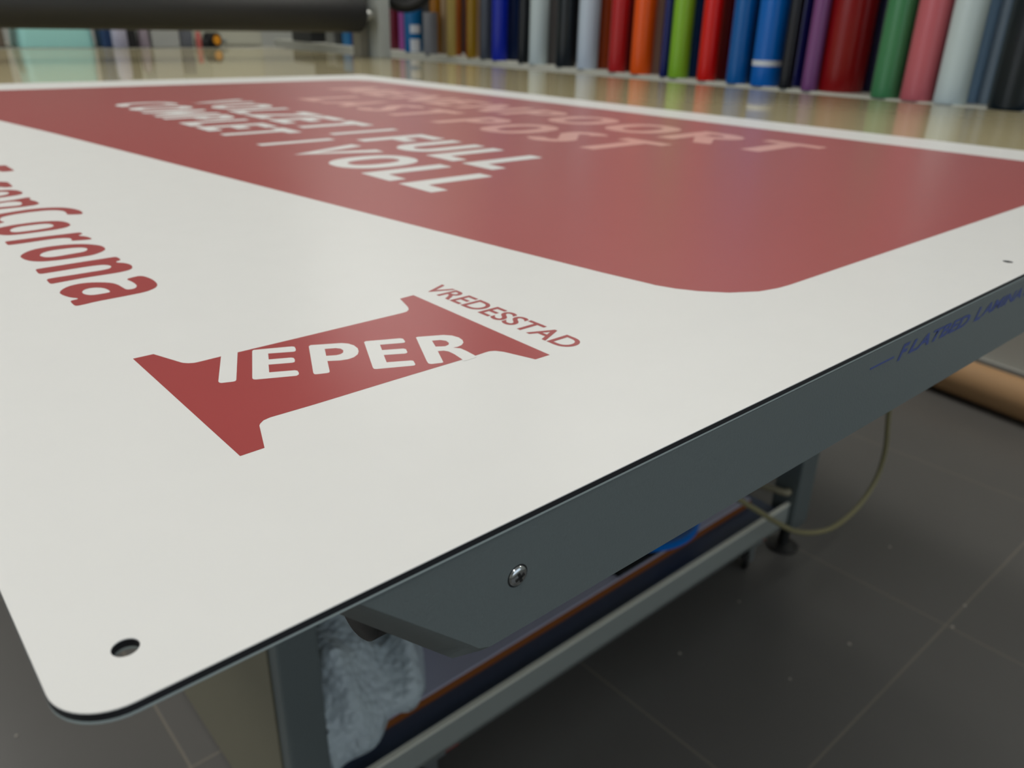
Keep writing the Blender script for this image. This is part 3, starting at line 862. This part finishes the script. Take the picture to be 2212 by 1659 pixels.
# handwheel on the outside of the gantry
hw = empty('handwheel', L(14.08, GY - 0.1, 2.08))
hw.parent = GT
bm = bmesh.new()
NR = 48
for k in range(NR):
    pass
pts = [Vector((0, 0.72 * H * math.cos(2 * math.pi * k / NR), 0.72 * H * math.sin(2 * math.pi * k / NR))) for k in range(NR)]
rings = []
for k, p in enumerate(pts):
    u = p.normalized()
    rings.append([bm.verts.new(p + (u * math.cos(a) + Vector((1, 0, 0)) * math.sin(a)) * 0.20 * H) for a in [2 * math.pi * q / 10 for q in range(10)]])
for k in range(NR):
    a, b = rings[k], rings[(k + 1) % NR]
    for q in range(10):
        bm.faces.new((a[q], a[(q + 1) % 10], b[(q + 1) % 10], b[q]))
rimo = link('rim', bm, DARK, hw, smooth=True)
rimo.rotation_euler = (0, 0, math.radians(48))
bm = bmesh.new()
for k in range(3):
    a = 2 * math.pi * k / 3 + .5
    tube(bm, [(0, 0, 0), (0, 0.70 * H * math.cos(a), 0.70 * H * math.sin(a))], 0.05 * H, 8)
sp = link('spokes', bm, DARK, hw)
sp.rotation_euler = (0, 0, math.radians(48))
bm = bmesh.new()
tube(bm, [(-0.62 * H, 0, 0), (0.1 * H, 0, 0)], 0.08 * H, 12)
link('shaft', bm, DARK, hw)
bm = bmesh.new()
lbox(bm, 0.70, 1.05, GY - 0.3, GY + 0.5, -0.0245, 3.0, 0.02)
link('post', bm, mat('cool_grey_post', (165, 170, 167)), GT)

# ---------------------------------------------------------------- rack of vinyl rolls
RK = empty('storage_rack', RO + Vector((0, 0, 0)), RA)
tag(RK, 'white storage rack shelf behind the table on which the vinyl rolls stand', 'rack')
WH = mat('white_melamine', (214, 214, 202), 0.45)
LZ = TZ - 0.03 * H
bm = bmesh.new()
box(bm, 0.0, 1.9 * H, -0.05 * H, 36.3 * H, LZ - 0.42 * H, LZ, 0.01 * H)
link('shelf_board', bm, WH, RK)
for yy in (9.0, 22.0, 35.5):
    bm = bmesh.new()
    box(bm, 0.3 * H, 0.9 * H, yy * H, (yy + 0.35) * H, 0, LZ - 0.42 * H)
    link('leg', bm, WH, RK)
bm = bmesh.new()
box(bm, 1.95 * H, 2.1 * H, -0.05 * H, 36.3 * H, LZ - 0.42 * H, LZ + 4.9 * H, mtx=RM)
struct('back_panel_1', bm, mat('dark_back_panel', (52, 52, 54), 0.7))  # dark panel behind the rolls, colouring the gaps between them dark

ROLLS = [
    # x, y, radius, colour, label, shape
    (17.917, 26.733, 0.150, (172, 52, 112), 'pink vinyl roll, leftmost of the coloured rolls beside the grey post'),
    (17.887, 26.12, 0.199, (98, 22, 42), 'dark wine red vinyl roll between the pink roll and the blue labelled roll'),
    (17.656, 25.239, 0.105, (150, 75, 150), 'thin violet vinyl roll directly left of the blue roll with white label'),
    (16.981, 23.516, 0.322, (0, 98, 158), 'blue vinyl roll with a white label near its foot'),
    (17.355, 22.746, 0.205, (142, 92, 10), 'golden brown vinyl roll behind the short grey tube'),
    (17.162, 22.013, 0.111, (150, 128, 98), 'thin beige roll right of the golden brown roll'),
    (16.334, 20.527, 0.14, (176, 154, 84), 'pale gold vinyl roll between beige and orange brown rolls'),
    (16.988, 21.004, 0.094, (152, 78, 12), 'thin orange brown roll right of the pale gold roll'),
    (16.949, 20.462, 0.107, (130, 36, 12), 'thin rust red roll left of the mustard gold roll'),
    (16.151, 19.29, 0.149, (146, 112, 14), 'mustard gold vinyl roll left of the slate grey roll'),
    (16.762, 19.745, 0.075, (150, 120, 92), 'very thin tan roll between mustard gold and slate grey rolls'),
    (16.059, 18.505, 0.178, (66, 72, 84), 'slate grey vinyl roll left of the royal blue roll'),
    (16.002, 17.824, 0.226, (8, 34, 158), 'royal blue vinyl roll between slate grey and navy rolls'),
    (16.600, 17.905, 0.19, (16, 38, 82), 'navy roll directly right of the royal blue roll'),
    (15.713, 16.467, 0.148, (17, 22, 26), 'narrow black vinyl roll left of the first white roll'),
    (15.730, 15.884, 0.254, (184, 198, 202), 'white vinyl roll between narrow black roll and grey roll, left one of two'),
    (16.238, 15.888, 0.14, (112, 110, 112), 'mid grey roll directly right of the left white roll'),
    (15.551, 14.651, 0.266, (22, 29, 35), 'thick black vinyl roll between the two white rolls'),
    (15.406, 13.739, 0.262, (182, 196, 212), 'bluish white vinyl roll left of the rust and red rolls'),
    (15.928, 13.664, 0.18, (158, 64, 22), 'rust orange roll behind and left of the first red roll'),
    (15.167, 12.524, 0.212, (170, 26, 30), 'crimson red vinyl roll left of the orange roll'),
    (15.704, 12.615, 0.125, (96, 8, 6), 'dark red roll squeezed between crimson and orange rolls'),
    (15.076, 11.714, 0.246, (226, 84, 14), 'bright orange vinyl roll'),
    (15.565, 11.68, 0.125, (168, 138, 128), 'pinkish beige roll between the orange and navy rolls'),
    (14.781, 10.804, 0.093, (2, 20, 92), 'thin navy roll directly left of the lime green roll'),
    (14.859, 10.463, 0.222, (124, 174, 44), 'lime green vinyl roll'),
    (15.382, 10.474, 0.128, (0, 56, 114), 'dark blue roll squeezed between lime green and scarlet rolls'),
    (14.703, 9.607, 0.199, (202, 16, 10), 'scarlet red vinyl roll right of the lime green roll'),
    (15.268, 9.643, 0.15, (98, 8, 12), 'maroon roll between scarlet roll and the two bright blue rolls'),
    (14.585, 8.784, 0.209, (0, 88, 158), 'mid blue vinyl roll directly left of the blue roll with white band'),
    (15.081, 8.826, 0.12, (0, 52, 98), 'dark blue roll glimpsed between the two bright blue rolls'),
    (14.548, 8.114, 0.275, (0, 96, 184), 'bright blue vinyl roll with a white paper band'),
    (14.301, 7.505, 0.124, (15, 18, 25), 'thin black roll right of the blue roll with white band'),
    (14.949, 7.668, 0.13, (6, 10, 84), 'midnight blue roll left of the purple roll'),
    (14.241, 6.982, 0.144, (114, 66, 118), 'purple vinyl roll left of the thick dark red roll'),
    (14.413, 6.476, 0.392, (126, 10, 14), 'extra thick glossy dark red vinyl roll'),
    (14.697, 6.114, 0.125, (12, 12, 52), 'very dark navy roll between thick dark red and green rolls'),
    (14.099, 5.486, 0.234, (64, 126, 84), 'green vinyl roll left of the rose pink roll'),
    (14.032, 4.923, 0.253, (186, 96, 106), 'rose pink vinyl roll between green and white rolls'),
    (13.933, 4.352, 0.242, (186, 202, 206), 'white vinyl roll right of the rose pink roll'),
    (14.397, 4.215, 0.115, (130, 162, 196), 'thin pale blue roll right of the rightmost white roll'),
    (14.363, 3.99, 0.105, (110, 126, 142), 'thin grey blue roll left of the rightmost black roll'),
    (13.80, 3.40, 0.33, (12, 24, 32), 'thick blue black vinyl roll at the right edge of the picture'),
]


def fix_offsets():
    """push rolls that would touch a neighbour a little deeper into the rack"""
    placed = []
    out = []
    n = Vector((0.988, -0.153)).normalized()
    for x, y, r, c, lab in ROLLS:
        p = Vector((x, y))
        # keep the direction from the camera so the roll stays where it is seen, only deeper
        d = (p - Vector((-0.08, -1.09)))
        s = 1.0
        for _ in range(60):
            q = Vector((-0.08, -1.09)) + d * s
            if all((q - a).length > r * s + b + 0.005 for a, b in placed):
                break
            s += 0.004
        placed.append((q, r * s))
        out.append((q.x, q.y, r * s, c, lab))
    return out


core_m = mat('cardboard_core', (150, 118, 84), 0.8)
for i, (x, y, r, c, lab) in enumerate(sorted(fix_offsets(), key=lambda t: 0)):
    t = empty('vinyl_roll', Vector((x * H, y * H, LZ)))
    tag(t, lab, 'roll', 'vinyl rolls standing in the rack')
    hgt = (5.15 + 0.12 * math.sin(i * 2.3)) * H
    bm = bmesh.new()
    R_ = r * H
    ri = max(R_ * .45, R_ - 0.02)
    lathe(bm, [(ri, 0), (R_ * .98, 0), (R_, 0.004), (R_, hgt - .004), (R_ * .98, hgt), (ri, hgt), (ri, 0)], 36)
    link('vinyl_film', bm, mat('vinyl_%d' % i, tuple(min(235, v * 1.06) for v in c), 0.26, var=0.02, spec=0.4), t, smooth=True)
    bm = bmesh.new()
    ro = ri * .995
    lathe(bm, [(ro * .85, 0), (ro, 0), (ro, hgt + .006), (ro * .85, hgt + .006), (ro * .85, 0)], 24)
    link('cardboard_core', bm, core_m, t, smooth=True)
    if 'white label near' in lab or 'paper band' in lab:
        wl = mat('white_paper', (214, 220, 228), 0.6)
        bm = bmesh.new()
        if 'paper band' in lab:
            lathe(bm, [(R_ * 1.012, 0.36 * H), (R_ * 1.012, 0.46 * H)], 36)
            link('paper_band', bm, wl, t, smooth=True)
        else:
            # label wrapped over part of the side that faces the camera
            for z0, z1, w0, w1 in ((0.02, 0.42, -52, 8), (0.60, 0.86, -50, 12)):
                base = math.degrees(math.atan2(-1.09 - y, -0.08 - x)) + 22
                vs = []
                for k in range(9):
                    a = math.radians(base + w0 + (w1 - w0) * k / 8 + 6)
                    vs.append((bm.verts.new((R_ * 1.015 * math.cos(a), R_ * 1.015 * math.sin(a), z0 * H)), bm.verts.new((R_ * 1.015 * math.cos(a), R_ * 1.015 * math.sin(a), z1 * H))))
                for k in range(8):
                    bm.faces.new((vs[k][0], vs[k + 1][0], vs[k + 1][1], vs[k][1]))
            link('paper_label', bm, wl, t, smooth=True)

# short grey tube standing in front
bm = bmesh.new()
R_ = 0.235 * H
lathe(bm, [(R_ * .8, 0), (R_, 0), (R_, 1.25 * H), (R_ * .8, 1.25 * H), (R_ * .8, 0)], 32)
o = link('cardboard_tube', bm, mat('grey_tube', (128, 131, 138), 0.5), smooth=True)
o.location = Vector((16.62 * H, 22.05 * H, LZ))
tag(o, 'short grey tube standing right of the blue roll with white label', 'tube')

# ---------------------------------------------------------------- counter and things behind the table
CT = empty('counter', (0, 0, 0))
tag(CT, 'grey worktop counter beyond the far end of the laminator table', 'counter')
bm = bmesh.new()
box(bm, -6 * H, 14.2 * H, 27.4 * H, 33.5 * H, TZ - 0.35 * H, TZ - 0.03 * H, 0.02 * H)
link('worktop', bm, mat('grey_worktop', (150, 148, 136), 0.4), CT)
bm = bmesh.new()
box(bm, -5.8 * H, 14.0 * H, 27.8 * H, 33.3 * H, 0, TZ - 0.35 * H)
link('cabinet_body', bm, mat('grey_cabinet', (140, 138, 128), 0.5), CT)
CZ = TZ - 0.03 * H


def thing_box(name, x0, x1, y0, y1, z0, z1, m, label, cat, bev=0.03, group=None):
    bm = bmesh.new()
    box(bm, x0 * H, x1 * H, y0 * H, y1 * H, CZ + z0 * H, CZ + z1 * H, bev * H)
    o = link(name, bm, m)
    tag(o, label, cat, group)
    return o


# mint bin, tapered, with a rolled rim
MB = empty('storage_tub', Vector((6.95 * H, 28.9 * H, CZ)))
tag(MB, 'large mint green plastic tub standing behind the table', 'tub')
bm = bmesh.new()
levels = [(1.05, 0.80, 0.0), (1.06, 0.81, 0.06), (0.98, 0.75, 0.9), (0.86, 0.66, 2.6)]
rs = []
for hx, hy, z in levels:
    ring = []
    for (px, py) in rrect(-hx, hx, -hy, hy, 0.22, 6):
        ring.append(bm.verts.new((px * H, py * H, z * H)))
    rs.append(ring)
for a, b in zip(rs, rs[1:]):
    for k in range(len(a)):
        bm.faces.new((a[k], a[(k + 1) % len(a)], b[(k + 1) % len(a)], b[k]))
bm.faces.new(rs[0])
bm.faces.new(rs[-1])
MINT = mat('mint_plastic', (160, 218, 212), 0.4)
link('tub_body', bm, MINT, MB, smooth=True)
bm = bmesh.new()
tube(bm, [(x * H, y * H, 2.6 * H) for x, y in rrect(-.88, .88, -.68, .68, .22, 6)] + [(.88 * H, .46 * H, 2.6 * H)], 0.05 * H, 8)
link('rim', bm, MINT, MB, smooth=True)

thing_box('storage_box', 8.22, 8.72, 28.0, 28.9, 0, 1.2, mat('dark_blue_box', (38, 66, 108), 0.5), 'small dark blue box right of the mint green tub', 'box')
thing_box('cardboard_box', 4.0, 4.85, 28.1, 29.3, 0, 1.6, mat('brown_card', (142, 122, 96), 0.7), 'brown cardboard box at the left edge of the counter, half behind the roller', 'box')
thing_box('cardboard_box', 4.95, 5.55, 28.4, 29.4, 0, 1.3, mat('dark_card', (104, 92, 78), 0.7), 'darker brown cardboard box directly left of the mint green tub', 'box')
# white bottle
bm = bmesh.new()
lathe(bm, [(0, 0), (.2 * H, 0), (.23 * H, .04 * H), (.23 * H, .85 * H), (.1 * H, 1.1 * H), (.09 * H, 1.3 * H), (0, 1.3 * H)], 28)
o = link('bottle', bm, mat('lilac_white_plastic', (172, 170, 190), 0.35), smooth=True)
o.location = Vector((8.62 * H, 27.72 * H, CZ))
tag(o, 'pale lilac bottle in front of the dark blue box on the counter', 'bottle')
thing_box('machine_case', 8.92, 9.22, 27.9, 28.7, 0, 1.0, mat('black_case', (20, 20, 24), 0.4), 'narrow black case right of the pale lilac bottle', 'case')
bm = bmesh.new()
lathe(bm, [(0, 0), (.17 * H, 0), (.19 * H, .05 * H), (.17 * H, .5 * H), (.12 * H, .75 * H), (0, .8 * H)], 24)
o = link('jar', bm, mat('mauve_plastic', (150, 138, 150), 0.3), smooth=True)
o.location = Vector((9.47 * H, 28.1 * H, CZ))
tag(o, 'small mauve grey jar between the black case and the grey box', 'jar')
thing_box('storage_box', 9.72, 10.62, 28.0, 29.2, 0, 1.5, mat('light_grey_box', (166, 168, 164), 0.5), 'light grey upright box in the middle of the counter', 'box')
thing_box('storage_box', 10.70, 11.15, 28.2, 29.2, 0, 0.9, mat('slate_box', (104, 108, 116), 0.5), 'slate grey box right of the light grey upright box', 'box')
bm = bmesh.new()
lathe(bm, [(0, 0), (.09 * H, 0), (.09 * H, .45 * H), (.05 * H, .5 * H), (0, .5 * H)], 20)
o = link('marker_pen', bm, mat('red_cap', (176, 84, 76), 0.4), smooth=True)
o.location = Vector((11.12 * H, 27.65 * H, CZ))
tag(o, 'short red pen standing left of the black tape dispenser', 'pen')
TD = empty('tape_dispenser', Vector((11.65 * H, 27.8 * H, CZ + 0.245 * H)))
tag(TD, 'black tape dispenser holding an orange roll on the counter', 'tape dispenser')
rot = Matrix.Rotation(math.radians(90), 4, 'X') @ Matrix.Rotation(math.radians(20), 4, 'Y')
bm = bmesh.new()
lathe(bm, [(0.12 * H, -.2 * H), (.24 * H, -.2 * H), (.24 * H, .2 * H), (.12 * H, .2 * H), (.12 * H, -.2 * H)], 28, rot)
box(bm, -.55 * H, -.05 * H, -.16 * H, .16 * H, -.23 * H, .02 * H, .02 * H)
link('dispenser_body', bm, DARK, TD, smooth=True)
bm = bmesh.new()
lathe(bm, [(0, -.24 * H), (.15 * H, -.24 * H), (.15 * H, .24 * H), (0, .24 * H)], 24, rot)
link('tape_core', bm, mat('orange_core', (226, 150, 30), 0.5), TD, smooth=True)
CB = empty('cabinet', Vector((0, 0, 0)))
tag(CB, 'pale cream cabinet standing on the counter below the roller end', 'cabinet')
bm = bmesh.new()
box(bm, 12.0 * H, 14.1 * H, 29.2 * H, 33.0 * H, CZ, CZ + 4.2 * H, 0.02 * H)
link('cabinet_body', bm, mat('cream_cabinet', (190, 190, 174), 0.5), CB)
bm = bmesh.new()
box(bm, 12.06 * H, 14.04 * H, 29.15 * H, 29.2 * H, CZ + .06 * H, CZ + 4.1 * H, 0.01 * H)
d_ = link('door', bm, mat('cream_cabinet', (190, 190, 174)), CB)
bm = bmesh.new()
box(bm, 12.3 * H, 12.7 * H, 29.08 * H, 29.15 * H, CZ + .16 * H, CZ + .22 * H)
link('handle', bm, mat('zinc_plate', (170, 178, 180)), d_)

# things on the far end of the rack shelf
ux = Vector((0.153, 0.988, 0)).normalized()


def rack_box(name, x, y, w, d, h, rgb, label, cat):
    bm = bmesh.new()
    box(bm, -d / 2 * H, d / 2 * H, -w / 2 * H, w / 2 * H, 0, h * H, 0.02 * H)
    o = link(name, bm, mat('rack_' + name + str(rgb[2]), rgb, 0.45))
    o.location = Vector((x * H, y * H, LZ))
    o.rotation_euler = (0, 0, RA)
    tag(o, label, cat)
    return o


rack_box('storage_box', 18.95, 34.6, 2.6, 0.8, 0.9, (24, 25, 27), 'long low black box at the far left end of the rack shelf', 'box')
rack_box('storage_box', 18.75, 31.85, 0.8, 0.7, 0.9, (150, 152, 150), 'small light grey box between the two black boxes on the rack shelf', 'box')
rack_box('storage_box', 18.6, 30.85, 0.7, 0.7, 0.8, (28, 30, 34), 'small black box left of the cyan box on the rack shelf', 'box')
rack_box('storage_box', 18.45, 29.95, 0.75, 0.7, 1.0, (0, 128, 196), 'bright cyan blue box on the rack shelf near the roller end', 'box')
rack_box('storage_box', 18.3, 28.95, 0.95, 0.7, 1.1, (8, 24, 110), 'dark royal blue box on the rack shelf beside the grey post', 'box')

# ---------------------------------------------------------------- brown tube on the floor by the wall
CTB = empty('paper_roll', Vector((20.75 * H, 4.2 * H, 0)), RA)
tag(CTB, 'long brown cardboard roll lying on the floor along the right wall', 'roll')
bm = bmesh.new()
lathe(bm, [(0.30 * H, 0), (0.48 * H, 0), (0.48 * H, 9 * H), (0.30 * H, 9 * H), (0.30 * H, 0)], 40,
      Matrix.Translation(Vector((0, -6.0 * H, 0.48 * H))) @ Matrix.Rotation(math.radians(-90), 4, 'X'))
link('paper_wrap', bm, mat('kraft_cardboard', (186, 146, 104), 0.7), CTB, smooth=True)

# crumbs of debris on the floor tiles
for k, (x, y) in enumerate([(9.60, 4.09), (7.92, 3.98), (10.07, 2.44), (8.73, 2.64), (12.375, 1.66), (11.69, 1.58), (0.141, 8.565), (13.0, 3.2)]):
    bm = bmesh.new()
    bmesh.ops.create_icosphere(bm, subdivisions=1, radius=0.0022 + 0.0005 * (k % 3))
    for v in bm.verts:
        v.co = Vector((v.co.x * (1 + .3 * random.random()), v.co.y * (1 + .3 * random.random()), v.co.z * .5))
    o = link('paper_crumb', bm, mat('pale_crumb', (176, 170, 160), 0.8))
    o.location = Vector((x * H, y * H, 0.0011))
    tag(o, 'tiny pale crumb of paper lying on the dark floor tiles', 'crumb', 'paper crumbs on the floor')
